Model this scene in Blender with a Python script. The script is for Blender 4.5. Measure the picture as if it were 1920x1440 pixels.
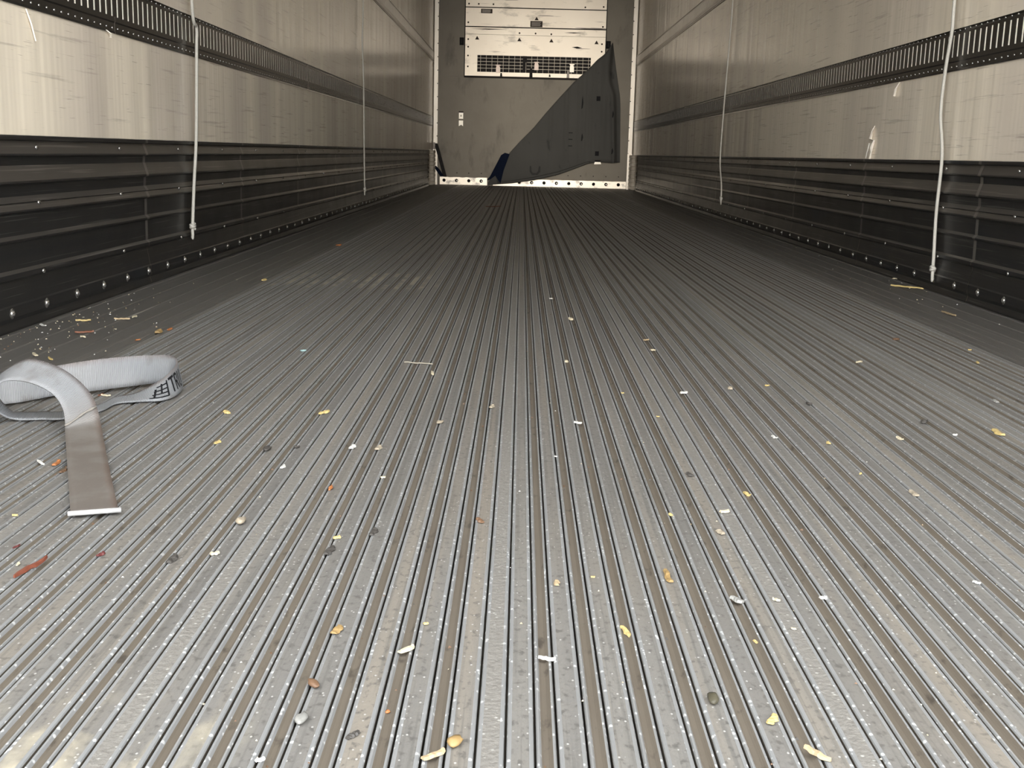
import bpy, bmesh, math, random
from mathutils import Vector, Matrix, noise
random.seed(7)
for o in list(bpy.data.objects): bpy.data.objects.remove(o)
scn = bpy.context.scene
COL = scn.collection

# ------------------------------------------------------------------ camera
XL, XR, YE, Y0 = -1.130, 1.390, 14.785, 0.35      # inner faces of the trailer, its front wall and rear sill
CAM_H, FPX = 0.415, 2149.0
d = Vector((978.9 - 960, 287.25 - 720, FPX)).normalized()        # trailer axis in camera axes (x right, y down, z forward)
r = Vector((1, .0255, 0)); r = (r - d * r.dot(d)).normalized()
u = r.cross(d)
if u.y > 0: u = -u
M = Matrix((r, d, u))                      # rows: world x, y, z expressed in camera axes
right = Vector((r.x, d.x, u.x)); down = Vector((r.y, d.y, u.y)); fwd = Vector((r.z, d.z, u.z))
cam = bpy.data.cameras.new('camera'); cam_ob = bpy.data.objects.new('camera', cam); COL.objects.link(cam_ob)
cam.sensor_fit = 'HORIZONTAL'; cam.sensor_width = 36; cam.lens = 36 * FPX / 1920
cam.clip_start = .02; cam.clip_end = 300
mw = Matrix((right, -down, -fwd)).transposed().to_4x4(); mw.translation = (0, 0, CAM_H)
cam_ob.matrix_world = mw
scn.camera = cam_ob

# ------------------------------------------------------------------ sky, added sun, exposure
W = bpy.data.worlds.new('sky'); scn.world = W; W.use_nodes = True
bg = W.node_tree.nodes['Background']; bg.inputs[0].default_value = (.93, .97, 1.0, 1); bg.inputs[1].default_value = 13.0
sun = bpy.data.lights.new('added_low_sun', 'SUN'); sun.energy = 3.3; sun.angle = math.radians(8); sun.color = (1, .90, .76)  # unseen low sun, added behind the camera to brighten the front wall
sun_ob = bpy.data.objects.new('added_low_sun', sun); COL.objects.link(sun_ob)
sun_ob.rotation_euler = Vector((.01, 1, -.03)).to_track_quat('-Z', 'Y').to_euler()
sun_ob.location = (0, -10, 6)
vs = scn.view_settings
vs.view_transform = 'Standard'; vs.look = 'None'; vs.gamma = 1; vs.use_curve_mapping = False; vs.exposure = 0.0

# ------------------------------------------------------------------ materials
class NT:
    def __init__(s, name):
        s.m = bpy.data.materials.new(name); s.m.use_nodes = True
        s.t = s.m.node_tree; s.b = s.t.nodes['Principled BSDF']
        s.pos = s.t.nodes.new('ShaderNodeNewGeometry').outputs['Position']
    def n(s, typ, **kw):
        x = s.t.nodes.new(typ)
        for k, v in kw.items(): setattr(x, k, v)
        return x
    def l(s, a, b): s.t.links.new(a, b)
    def noise(s, scale, vec=(1, 1, 1), detail=4, rough=.55, rot=(0, 0, 0)):
        mp = s.n('ShaderNodeMapping'); mp.inputs['Scale'].default_value = vec; mp.inputs['Rotation'].default_value = rot
        s.l(s.pos, mp.inputs[0])
        x = s.n('ShaderNodeTexNoise'); x.inputs['Scale'].default_value = scale
        x.inputs['Detail'].default_value = detail; x.inputs['Roughness'].default_value = rough
        s.l(mp.outputs[0], x.inputs['Vector']); return x.outputs['Fac']
    def voro(s, scale, vec=(1, 1, 1), feature='F1'):
        mp = s.n('ShaderNodeMapping'); mp.inputs['Scale'].default_value = vec; s.l(s.pos, mp.inputs[0])
        x = s.n('ShaderNodeTexVoronoi', feature=feature); x.inputs['Scale'].default_value = scale
        s.l(mp.outputs[0], x.inputs['Vector']); return x.outputs['Distance']
    def ramp(s, fac, p0, p1, c0=(0, 0, 0), c1=(1, 1, 1)):
        x = s.n('ShaderNodeValToRGB'); e = x.color_ramp.elements
        e[0].position, e[1].position = p0, p1
        e[0].color = (*c0, 1); e[1].color = (*c1, 1); s.l(fac, x.inputs[0]); return x.outputs[0]
    def mix(s, fac, a, b, mode='MIX'):
        x = s.n('ShaderNodeMix', data_type='RGBA', blend_type=mode)
        for sock, v in ((x.inputs[0], fac), (x.inputs[6], a), (x.inputs[7], b)):
            if isinstance(v, (int, float)): sock.default_value = v
            elif isinstance(v, tuple): sock.default_value = (*v, 1)
            else: s.l(v, sock)
        return x.outputs[2]
    def scale(s, fac, k):
        x = s.n('ShaderNodeMath', operation='MULTIPLY'); s.l(fac, x.inputs[0]); x.inputs[1].default_value = k; return x.outputs[0]
    def mul(s, a, b):
        x = s.n('ShaderNodeMath', operation='MULTIPLY'); s.l(a, x.inputs[0]); s.l(b, x.inputs[1]); return x.outputs[0]
    def bump(s, h, strength, dist=.01, normal=None):
        x = s.n('ShaderNodeBump'); x.inputs['Strength'].default_value = strength; x.inputs['Distance'].default_value = dist
        s.l(h, x.inputs['Height'])
        if normal: s.l(normal, x.inputs['Normal'])
        s.l(x.outputs[0], s.b.inputs['Normal']); return x.outputs[0]
    def set(s, col=None, rough=None, metal=None, spec=None):
        for k, v in (('Base Color', col), ('Roughness', rough), ('Metallic', metal), ('Specular IOR Level', spec)):
            if v is None: continue
            i = s.b.inputs[k]
            if isinstance(v, tuple): i.default_value = (*v, 1)
            elif isinstance(v, (int, float)): i.default_value = v
            else: s.l(v, i)
        return s.m

def _mask(s, x0, x1, y0, y1, soft=.04):
    sx = s.n('ShaderNodeSeparateXYZ'); s.l(s.pos, sx.inputs[0]); out = None
    for sock, a, b in ((sx.outputs[0], x0, x1), (sx.outputs[1], y0, y1)):
        for lo, hi in ((a, a + soft), (b, b - soft)):
            mr = s.n('ShaderNodeMapRange'); s.l(sock, mr.inputs[0]); mr.inputs[1].default_value = lo; mr.inputs[2].default_value = hi
            out = mr.outputs[0] if out is None else s.mul(out, mr.outputs[0])
    return out
NT.mask = _mask
def plain(name, col, rough=.6, metal=0, spec=.4, vary=.25, nscale=40):
    t = NT(name); f = t.noise(nscale)
    dark = tuple(c * (1 - vary) for c in col)
    return t.set(t.mix(f, dark, tuple(min(1, c * (1 + vary)) for c in col)), rough, metal, spec)

def mk_liner():
    t = NT('cream_liner')
    base = t.mix(t.noise(1.1, (1, .6, 1)), (0.623, 0.545, 0.435), (0.697, 0.623, 0.508))
    base = t.mix(t.scale(t.ramp(t.noise(1.0, (1, 2.2, 70), 5, .6), .60, .68), .45), base, (0.279, 0.238, 0.197))     # long rub marks from cargo
    base = t.mix(t.scale(t.ramp(t.noise(1.0, (1, 5, 230), 3, .6), .66, .70), .6), base, (0.164, 0.139, 0.115))         # fine scratches
    base = t.mix(t.scale(t.ramp(t.noise(1.2, (1, 2.2, .25), 2, .4), .40, .80), .62), base, (0.344, 0.295, 0.271))             # stained streaks
    h = t.noise(1.0, (1, 6.0, .22), 3, .55)
    n1 = t.bump(h, .42, .02)
    return t.set(base, t.mix(t.noise(2, (1, 1, 1)), (.16,) * 3, (.27,) * 3), 0, .42)
def mk_front():
    t = NT('grey_front_wall')
    b = t.mix(t.noise(1.6, (1, 1, 1), 5, .6), (0.091, 0.081, 0.069), (0.163, 0.150, 0.127))
    b = t.mix(t.scale(t.ramp(t.noise(5, (1, 1, .35), 5, .65), .55, .72), .55), b, (0.046, 0.042, 0.039))
    return t.set(b, .6, 0, .12)
def mk_scuff():
    t = NT('dull_scuff_metal')
    b = t.mix(t.noise(1.0, (1, .9, 60), 5, .6), (0.027, 0.029, 0.034), (0.061, 0.056, 0.050))
    b = t.mix(t.scale(t.ramp(t.noise(1.0, (1, 2.0, 190), 3, .55), .62, .67), .7), b, (0.163, 0.155, 0.144))            # bare lengthwise scratches
    b = t.mix(t.scale(t.ramp(t.noise(1.0, (1, 55, 2.5), 3, .5, rot=(.35, 0, 0)), .70, .73), .5), b, (0.109, 0.112, 0.114))
    b = t.mix(t.scale(t.ramp(t.noise(2.2, (1, .8, 3.0), 3), .56, .70), .5), b, (0.012, 0.027, 0.046))                     # blue transfer paint
    t.bump(t.noise(1.0, (1, 1.2, 50), 3), .12, .01)
    return t.set(b, t.mix(t.noise(6), (.28,) * 3, (.45,) * 3), .75, .5)
def mk_lit_ridge():  # lighter scuff metal, reflected wall light put into its colour
    t = NT('lit_scuff_ridge')
    b = t.mix(t.noise(1.0, (1, .8, 45), 5, .6), (.050, .046, .042), (.120, .105, .090))
    b = t.mix(t.scale(t.ramp(t.noise(1.0, (1, 1.6, 170), 3, .55), .60, .66), .6), b, (.22, .20, .18))
    return t.set(b, t.mix(t.noise(6), (.28,) * 3, (.42,) * 3), .6, .5)
def mk_track():
    t = NT('dark_track_steel')
    b = t.mix(t.noise(1.0, (1, 3, 40), 4), (.020, .018, .016), (.042, .037, .032))
    return t.set(b, .24, .5, .6)
def mk_rib():
    t = NT('worn_rib_top')
    b = t.mix(t.noise(3.0, (1, .5, 1), 5, .6), (0.081, 0.076, 0.069), (0.125, 0.117, 0.107))
    b = t.mix(t.scale(t.ramp(t.noise(1.0, (27, .22, 1), 2, .5), .40, .62), .55), b, (0.077, 0.073, 0.070))                     # some bars worn darker
    b = t.mix(t.scale(t.ramp(t.noise(1.0, (23, .35, 1), 3, .5, rot=(0, 0, .02)), .48, .66), .5), b, (0.155, 0.132, 0.104))   # others dusty
    b = t.mix(t.scale(t.ramp(t.noise(1.0, (220, 2.5, 1), 3), .52, .62), .5), b, (0.061, 0.058, 0.053))                # rub lines
    b = t.mix(t.scale(t.ramp(t.noise(150, (1, .7, 1), 4), .54, .66), .7), b, (0.047, 0.044, 0.040))
    b = t.mix(t.ramp(t.voro(150, (1, .7, 1)), .10, .16, (1, 1, 1), (0, 0, 0)), b, (0.224, 0.218, 0.205))                      # pale specks
    b = t.mix(t.scale(t.ramp(t.noise(1.3, (1, 1, 1), 3), .52, .68), .35), b, (0.105, 0.089, 0.071))                            # tan dust
    for bx in ((-.80, -.24, 3.45, 3.95), (-.40, -.18, .60, .82)):                                                          # far box: streak of light put into the colour; near box: dried pale spill
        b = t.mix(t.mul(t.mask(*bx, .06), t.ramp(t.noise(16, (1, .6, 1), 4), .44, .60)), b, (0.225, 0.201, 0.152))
    t.bump(t.noise(260, (1, .6, 1), 3), .25, .002)
    return t.set(b, .50, .1, .22)
def mk_joint():
    t = NT('textured_joint_strip')
    b = t.mix(t.noise(170, (1, 1, 1), 4), (0.070, 0.065, 0.059), (0.148, 0.139, 0.125))
    b = t.mix(t.ramp(t.voro(120), .10, .2, (1, 1, 1), (0, 0, 0)), b, (0.206, 0.200, 0.184))
    t.bump(t.noise(200, (1, 1, 1), 3), .5, .003)
    return t.set(b, .55, .1, .2)
def mk_lip():
    t = NT('bright_rib_edge')
    b = t.mix(t.noise(4, (1, .6, 1), 4), (0.110, 0.110, 0.109), (0.157, 0.158, 0.157))
    b = t.mix(t.ramp(t.voro(150, (1, .8, 1)), .20, .27, (1, 1, 1), (0, 0, 0)), b, (0.283, 0.284, 0.279))                       # polished dots
    b = t.mix(t.scale(t.ramp(t.noise(2.0, (1, 1, 1), 4), .5, .7), .35), b, (0.074, 0.068, 0.059))
    return t.set(b, .40, .15, .30)
def mk_dirt():
    t = NT('channel_dirt')
    b = t.mix(t.noise(7, (1, .4, 1), 5, .6), (0.048, 0.038, 0.028), (0.086, 0.073, 0.057))
    b = t.mix(t.scale(t.ramp(t.noise(60, (1, .5, 1), 4), .6, .7), .7), b, (0.021, 0.017, 0.013))
    return t.set(b, .8, 0, .2)
def mk_strip():
    t = NT('edge_strip_metal')
    b = t.mix(t.noise(1.0, (30, 1, 1), 5, .6), (0.050, 0.047, 0.042), (0.087, 0.080, 0.072))
    b = t.mix(t.ramp(t.noise(1.0, (160, 1.2, 1), 3), .63, .68), b, (0.131, 0.121, 0.107))
    b = t.mix(t.ramp(t.voro(60), .035, .05, (1, 1, 1), (0, 0, 0)), b, (0.220, 0.208, 0.181))
    return t.set(b, .5, .1, .3)
def mk_strap():
    t = NT('grey_webbing')
    uv = t.n('ShaderNodeUVMap'); sx = t.n('ShaderNodeSeparateXYZ'); t.l(uv.outputs[0], sx.inputs[0])
    m = t.n('ShaderNodeMath', operation='MULTIPLY'); t.l(sx.outputs[0], m.inputs[0]); m.inputs[1].default_value = 2 * math.pi / .0021
    si = t.n('ShaderNodeMath', operation='SINE'); t.l(m.outputs[0], si.inputs[0])
    ab = t.n('ShaderNodeMath', operation='MULTIPLY_ADD'); t.l(si.outputs[0], ab.inputs[0]); ab.inputs[1].default_value = .5; ab.inputs[2].default_value = .5
    b = t.mix(ab.outputs[0], (0.082, 0.083, 0.088), (0.175, 0.180, 0.185))
    # the worn tail (first 0.37 m) is brown with road dirt and rust along one edge
    tail = t.ramp(t.scale(sx.outputs[0], 1.0), .375, .46, (1, 1, 1), (0, 0, 0))
    brown = t.mix(ab.outputs[0], (0.051, 0.040, 0.033), (0.082, 0.069, 0.058))
    bands = t.mix(t.scale(t.ramp(t.noise(22, (1, 1, 1), 3), .45, .62), .6), brown, (0.101, 0.092, 0.082))
    b = t.mix(t.scale(tail, .95), b, bands)
    edge = t.ramp(sx.outputs[1], .80, .98)
    b = t.mix(t.mul(t.scale(edge, .55), t.noise(30)), b, (0.089, 0.040, 0.021))
    b = t.mix(t.scale(t.ramp(t.noise(18, (1, 1, 1), 4), .58, .70), .45), b, (0.061, 0.052, 0.045))
    t.bump(ab.outputs[0], .5, .0012)
    return t.set(b, .6, 0, .35)
def mk_white():
    t = NT('white_post_metal')
    b = t.mix(t.noise(9, (1, 1, .5), 4), (.62, .57, .50), (.85, .80, .72))
    return t.set(b, .45, 0, .5)
def mk_cover():
    t = NT('white_cover_panel')
    b = t.mix(t.noise(2.5, (1, 1, 1), 4), (.72, .64, .54), (.86, .80, .70))
    b = t.mix(t.scale(t.ramp(t.noise(3.2, (1, 1, 2.6), 5, .65), .56, .70), .75), b, (.30, .27, .23))                    # smudges
    b = t.mix(t.ramp(t.noise(1.7, (1, 1, 22), 3, .5), .66, .70), b, (.12, .10, .085))                                      # scrape lines
    return t.set(b, .5, 0, .4)
def mk_kickrail():
    t = NT('kick_rail_metal')
    b = t.mix(t.noise(6, (1, 1, 1), 4), (.80, .74, .64), (.55, .50, .43))
    b = t.mix(t.scale(t.ramp(t.noise(9, (1, 1, 1.5), 4), .55, .68), .8), b, (.12, .11, .10))
    return t.set(b, .4, .1, .5)
def mk_sheet():
    t = NT('grey_rubber_sheet')
    b = t.mix(t.noise(3, (1, 1, .6), 4), (0.029, 0.029, 0.028), (0.045, 0.045, 0.043))
    b = t.mix(t.scale(t.ramp(t.noise(9, (1.5, 1, .5), 4), .64, .72), .5), b, (0.009, 0.009, 0.010))
    return t.set(b, .7, 0, .06)

LINER, FRONT, SCUFF, TRACK, SCUFF_LIT = mk_liner(), mk_front(), mk_scuff(), mk_track(), mk_lit_ridge()
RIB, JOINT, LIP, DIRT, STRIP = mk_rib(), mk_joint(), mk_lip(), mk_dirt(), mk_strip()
STRAP, WHITE, COVER, KICK, SHEET = mk_strap(), mk_white(), mk_cover(), mk_kickrail(), mk_sheet()
NAVY = plain('navy_fold_and_shade', (.003, .005, .012), .9, spec=.04)
BLACK = plain('black_rubber', (.008, .008, .009), .9, spec=.04)
UPTRACK = plain('painted_upper_track', (.40, .355, .295), .3, .1, nscale=6)
GASKET = plain('dark_gasket', (.016, .015, .015), .9, spec=.04)
SLOTBACK = plain('slot_backing', (.85, .79, .68), .6)
STEEL = plain('bright_steel', (.42, .41, .39), .25, .9)
WIRE = plain('grille_wire', (.50, .46, .40), .4, .3)
PINK = plain('faded_clip', (.55, .45, .40), .5)
ROPE = plain('grey_rope', (.27, .258, .232), .7, nscale=300)
CEIL = plain('dull_ceiling', (.34, .325, .30), .4, nscale=2, vary=.08)
CONCRETE = plain('yard_concrete', (.58, .56, .52), .9, nscale=3)
SLAB = plain('subfloor', (.05, .048, .045), .8)
STICK_W = plain('white_sticker', (.80, .77, .70), .5, vary=.05)
STICK_D = plain('brown_sticker', (.030, .024, .021), .9, spec=.04)
INK = plain('black_print', (.006, .006, .007), .7, spec=.08)
FADED = plain('faded_print', (.16, .14, .125), .6)
TORN = plain('torn_liner_edge', (.72, .67, .59), .6, vary=.1)

# ------------------------------------------------------------------ mesh helpers
class MB:
    def __init__(s): s.v, s.f, s.mi = [], [], []
    def add(s, verts, faces, mi=0):
        k = len(s.v); s.v += [tuple(p) for p in verts]
        for f in faces: s.f.append(tuple(i + k for i in f)); s.mi.append(mi)
    def box(s, x0, x1, y0, y1, z0, z1, mi=0):
        v = [(x, y, z) for z in (z0, z1) for y in (y0, y1) for x in (x0, x1)]
        s.add(v, [(0, 2, 3, 1), (4, 5, 7, 6), (0, 1, 5, 4), (2, 6, 7, 3), (0, 4, 6, 2), (1, 3, 7, 5)], mi)
    def tube(s, pts, rad, seg=8, mi=0, caps=True):
        pts = [Vector(p) for p in pts]; n = len(pts); rings = []; up = Vector((0.31, .9, .2)).normalized()
        rr = rad if isinstance(rad, (list, tuple)) else [rad] * n
        for i, p in enumerate(pts):
            t = (pts[min(i + 1, n - 1)] - pts[max(i - 1, 0)]).normalized()
            a = (up - t * up.dot(t)).normalized(); b = t.cross(a); up = a
            rings += [p + (a * math.cos(2 * math.pi * k / seg) + b * math.sin(2 * math.pi * k / seg)) * rr[i] for k in range(seg)]
        f = [(i * seg + k, i * seg + (k + 1) % seg, (i + 1) * seg + (k + 1) % seg, (i + 1) * seg + k) for i in range(n - 1) for k in range(seg)]
        if caps: f += [tuple(range(seg))[::-1], tuple((n - 1) * seg + k for k in range(seg))]
        s.add(rings, f, mi)
    def dome(s, c, axis, rad, h, seg=8, mi=0):
        c = Vector(c); a = Vector(axis).normalized(); t = a.orthogonal().normalized(); b = a.cross(t)
        v, f = [], []
        for rr, hh in ((1, 0), (.92, .45), (.6, .85)):
            v += [c + (t * math.cos(2 * math.pi * k / seg) + b * math.sin(2 * math.pi * k / seg)) * rad * rr + a * h * hh for k in range(seg)]
        v.append(c + a * h)
        for i in range(2): f += [(i * seg + k, i * seg + (k + 1) % seg, (i + 1) * seg + (k + 1) % seg, (i + 1) * seg + k) for k in range(seg)]
        f += [(2 * seg + k, 2 * seg + (k + 1) % seg, 3 * seg) for k in range(seg)]
        s.add(v, f, mi)
    def prism(s, poly, axis, a0, a1, mi=0):           # poly in the two other axes
        def P(p, a):
            q = list(p); q.insert(axis, a); return tuple(q)
        n = len(poly)
        s.add([P(p, a0) for p in poly] + [P(p, a1) for p in poly],
              [tuple(range(n)), tuple(range(2 * n - 1, n - 1, -1))] + [(i, i + n, (i + 1) % n + n, (i + 1) % n) for i in range(n)], mi)
    def mesh(s, name, mats, smooth=False, fix=True):
        me = bpy.data.meshes.new(name); me.from_pydata(s.v, [], s.f)
        for m in (mats if isinstance(mats, (list, tuple)) else [mats]): me.materials.append(m)
        me.polygons.foreach_set('material_index', s.mi)
        if fix:
            b = bmesh.new(); b.from_mesh(me); bmesh.ops.recalc_face_normals(b, faces=b.faces); b.to_mesh(me); b.free()
        if smooth: me.polygons.foreach_set('use_smooth', [True] * len(me.polygons))
        me.update(); return me
def put(name, me, parent=None, loc=(0, 0, 0), rot=(0, 0, 0), kind=None, label=None, cat=None, group=None):
    o = bpy.data.objects.new(name, me); COL.objects.link(o); o.location = loc; o.rotation_euler = rot
    if parent: o.parent = parent
    for k, v in (('kind', kind), ('label', label), ('category', cat), ('group', group)):
        if v: o[k] = v
    return o
def build(name, mb, mats, parent=None, smooth=False, **kw): return put(name, mb.mesh(name, mats, smooth), parent, **kw)
def boxes(name, mats, parent, *bs, **kw):
    m = MB()
    for b in bs: m.box(*b)
    return build(name, m, mats, parent, **kw)
def lerp(tab, x):
    if x <= tab[0][0]: return tab[0][1]
    for (a, p), (b, q) in zip(tab, tab[1:]):
        if x <= b: return p + (q - p) * (x - a) / (b - a) if b > a else q
    return tab[-1][1]

# ================================================================== the setting
g = MB(); g.box(-40, 40, -40, 40, -1.32, -1.28); build('ground', g, CONCRETE, kind='structure', label='pale concrete yard under the open rear of the trailer')
g = MB(); g.box(XL - .06, XR + .06, Y0, YE + .06, 2.62, 2.68); build('ceiling', g, CEIL, kind='structure', label='dull grey trailer ceiling')

# ---- floor: dark sub-floor, two flat edge strips and seven extruded planks of raised ribs
g = MB(); g.box(XL - .06, XR + .06, Y0, YE + .06, -.07, -.016)
floor = build('floor', g, SLAB, kind='structure', label='ribbed aluminium trailer floor littered with chips')
FA, FB = Y0, YE - .001
RW, GR, P = .0195, .0018, .0375
NM, NP = 7, 6
MODW = NP * P + 2 * (RW + GR)
FX0 = -3 * MODW
def extrude_profile(m, prof, y0, y1, mats):
    n = len(prof)
    m.v += [(x, y0, z) for x, z in prof] + [(x, y1, z) for x, z in prof]
    k = len(m.v) - 2 * n
    for i in range(n - 1):
        m.f.append((k + i, k + i + 1, k + n + i + 1, k + n + i)); m.mi.append(mats[i])
# plank base: groove bottoms and dished channels
m = MB(); prof = []; mats = []
def seg(x, z, mi):
    if prof: mats.append(mi)
    prof.append((x, z))
seg(0, -.0135, 0)
for k in range(NP):
    x = k * P + RW + GR
    seg(x, -.0135, 2)
    seg(x, -.0020, 2); seg(x + .0009, -.0006, 1); seg(x + .0024, -.0008, 1); seg(x + .0038, -.0030, 1)
    seg(x + .0054, -.0042, 2); seg(x + .0090, -.0043, 2); seg(x + .0104, -.0031, 2)
    seg(x + .0120, -.0008, 2); seg(x + .0135, -.0006, 1); seg(x + .0144, -.0020, 1); seg(x + .0144, -.0135, 2)
seg(MODW, -.0135, 2)
extrude_profile(m, prof, FA, FB, mats)
plank_me = m.mesh('floor_plank', [SLAB, LIP, DIRT], fix=False)
# one rib: raised bar with rounded bright edges
def rib_mesh(name, top):
    m = MB()
    pr = [(0, -.0134), (0, -.0016), (.0007, -.0004), (.0024, 0), (.0034, -.0002), (RW - .0034, -.0002), (RW - .0024, 0), (RW - .0007, -.0004), (RW, -.0016), (RW, -.0134)]
    extrude_profile(m, pr, FA, FB, [2, 1, 1, 1, 0, 1, 1, 1, 2])
    return m.mesh(name, [top, LIP, DIRT], fix=False)
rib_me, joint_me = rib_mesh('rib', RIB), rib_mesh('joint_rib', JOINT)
for i in range(NM):
    pl = put('floor_plank', plank_me, floor, (FX0 + i * MODW, 0, 0))
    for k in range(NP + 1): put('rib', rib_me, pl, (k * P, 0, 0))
    put('joint_rib', joint_me, pl, (NP * P + RW + GR, 0, 0))
FX1 = FX0 + NM * MODW
for name, a, b in (('edge_strip', XL, FX0 - .0018), ('edge_strip', FX1 + .0018, XR)):
    m = MB(); w = b - a; pr = [(a, -.0134), (a, -.001)]; mt = [0, 0]
    inner = a < -.5
    for t in (.10, .33, .55, .72, .86, .95):
        x = a + w * (t if inner else 1 - t)
        pr.append((x, 0))
    pr = sorted(pr[2:]); out = [(a, -.0134), (a, -.0012)]
    for x, _ in pr: out += [(x - .004, -.0012), (x - .0025, .0012), (x + .0025, .0012), (x + .004, -.0012)]
    out += [(b, -.0012), (b, -.0134)]
    mi = [0] * (len(out) - 1)
    for q in range(len(pr)): mi[1 + 4 * q + 2] = 1
    extrude_profile(m, out, FA, FB, mi)
    put(name, m.mesh(name, [STRIP, STRIP], fix=False), floor)

# ---- side walls
SK_Z, T0, T1, U0, U1 = .427, .709, .841, 1.497, 1.63
TP, NS = .044, 66
TSEC = TP * NS
def track_mesh(z0, z1):
    # local: x = distance into the trailer, y = along, z = height
    h = z1 - z0; s0, s1 = z0 + .34 * h, z1 - .14 * h; c0, c1 = z0 + .24 * h, z1 - .09 * h
    m = MB(); xf, xc = .0016, .0030
    L = TSEC - .003
    def strip(za, xa, zb, xb): m.add([(xa, 0, za), (xa, L, za), (xb, L, zb), (xb, 0, zb)], [(0, 1, 2, 3)])
    strip(z0, 0, z0, xf + .002); strip(z0, xf + .002, z0 + .006, xf); strip(z0 + .006, xf, c0 - .004, xf); strip(c0 - .004, xf, c0, xc); strip(c0, xc, s0, xc)
    strip(s1, xc, c1, xc); strip(c1, xc, c1 + .004, xf); strip(c1 + .004, xf, z1 - .006, xf); strip(z1 - .006, xf, z1, xf + .002); strip(z1, xf + .002, z1, 0)
    th = .0012; sw = .0130
    for k in range(NS + 1):
        ya = 0 if k == 0 else (k - .5) * TP + sw / 2
        yb = L if k == NS else (k + .5) * TP - sw / 2
        m.add([(xc, ya, s0), (xc, yb, s0), (xc, yb, s1), (xc, ya, s1)], [(0, 1, 2, 3)])
        for y in (ya, yb): m.add([(xc, y, s0), (xc - th, y, s0), (xc - th, y, s1), (xc, y, s1)], [(0, 1, 2, 3)])
    m.add([(xc - th, 0, s0 - .002), (xc - th, L, s0 - .002), (xc - th, L, s1 + .002), (xc - th, 0, s1 + .002)], [(0, 1, 2, 3)], 1)      # pale backing seen through the slots
    return m.mesh('logistic_track', [TRACK, SLOTBACK], fix=False)
def rivet_mesh(z0, z1):
    m = MB()
    for k in range(NS):
        for z in (z0 + .022 * 0 + .014, z1 - .0065): m.dome((.0016, (k + .5) * TP, z), (1, 0, 0), .0038, .0022, 6)
    return m.mesh('rivet_row', STEEL, True)
TR_ME, RV_ME = track_mesh(T0, T1), rivet_mesh(T0, T1)
TU_ME, RU_ME = track_mesh(U0, U1), rivet_mesh(U0, U1)
TU_ME.materials[0] = UPTRACK; RU_ME.materials[0] = GASKET; TU_ME.name = 'upper_track'
# scuff plate profile (distance into the trailer, height)
SPROF = [(.002, SK_Z), (.015, SK_Z - .001), (.015, .417), (.005, .414), (.006, .410), (.014, .386), (.0145, .382), (.005, .379), (.0035, .360), (.005, .357), (.014, .326), (.0145, .321),
         (.005, .317), (.0035, .292), (.006, .288), (.012, .279), (.008, .276), (.014, .262), (.0145, .258), (.005, .253), (.004, .206), (.0115, .198), (.0115, .194),
         (.005, .189), (.004, .131), (.012, .124), (.0125, .114), (.005, .108), (.013, .058), (.0155, .054), (.0155, .030), (.011, .020), (.0155, .004), (.0155, .0)]
SL = 1.19
m = MB()
m.v += [(x, 0, z) for x, z in SPROF] + [(x, SL - .002, z) for x, z in SPROF]
n = len(SPROF); m.f += [(i, i + 1, n + i + 1, n + i) for i in range(n - 1)]
m.mi += [1 if SPROF[i + 1][0] - SPROF[i][0] > .0006 and SPROF[i + 1][1] > .11 else 0 for i in range(n - 1)]     # up-facing ridge faces coloured lighter, as if reflecting the lit wall
SCUFF_ME = m.mesh('scuff_plate', [SCUFF, SCUFF_LIT], fix=False)
m = MB(); w = .022
pr = [(x + .0012, z) for x, z in SPROF[1:-8]]
m.v += [(x, 0, z) for x, z in pr] + [(x, w, z) for x, z in pr]
n = len(pr); m.f += [(i, i + 1, n + i + 1, n + i) for i in range(n - 1)]; m.mi += [0] * (n - 1)
LAP_ME = m.mesh('lap_joint', plain('worn_lap', (.20, .185, .165), .35, .7), fix=False)
bolt = MB(); bolt.dome((0, 0, 0), (1, 0, 0), .0085, .006, 10); bolt.dome((0, 0, 0), (1, 0, 0), .0125, .0015, 10)
BOLT_ME = bolt.mesh('bolt', STEEL, True)
scr = MB(); scr.dome((0, 0, 0), (1, 0, 0), .006, .003, 8); SCREW_ME = scr.mesh('screw', STEEL, True)

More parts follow.
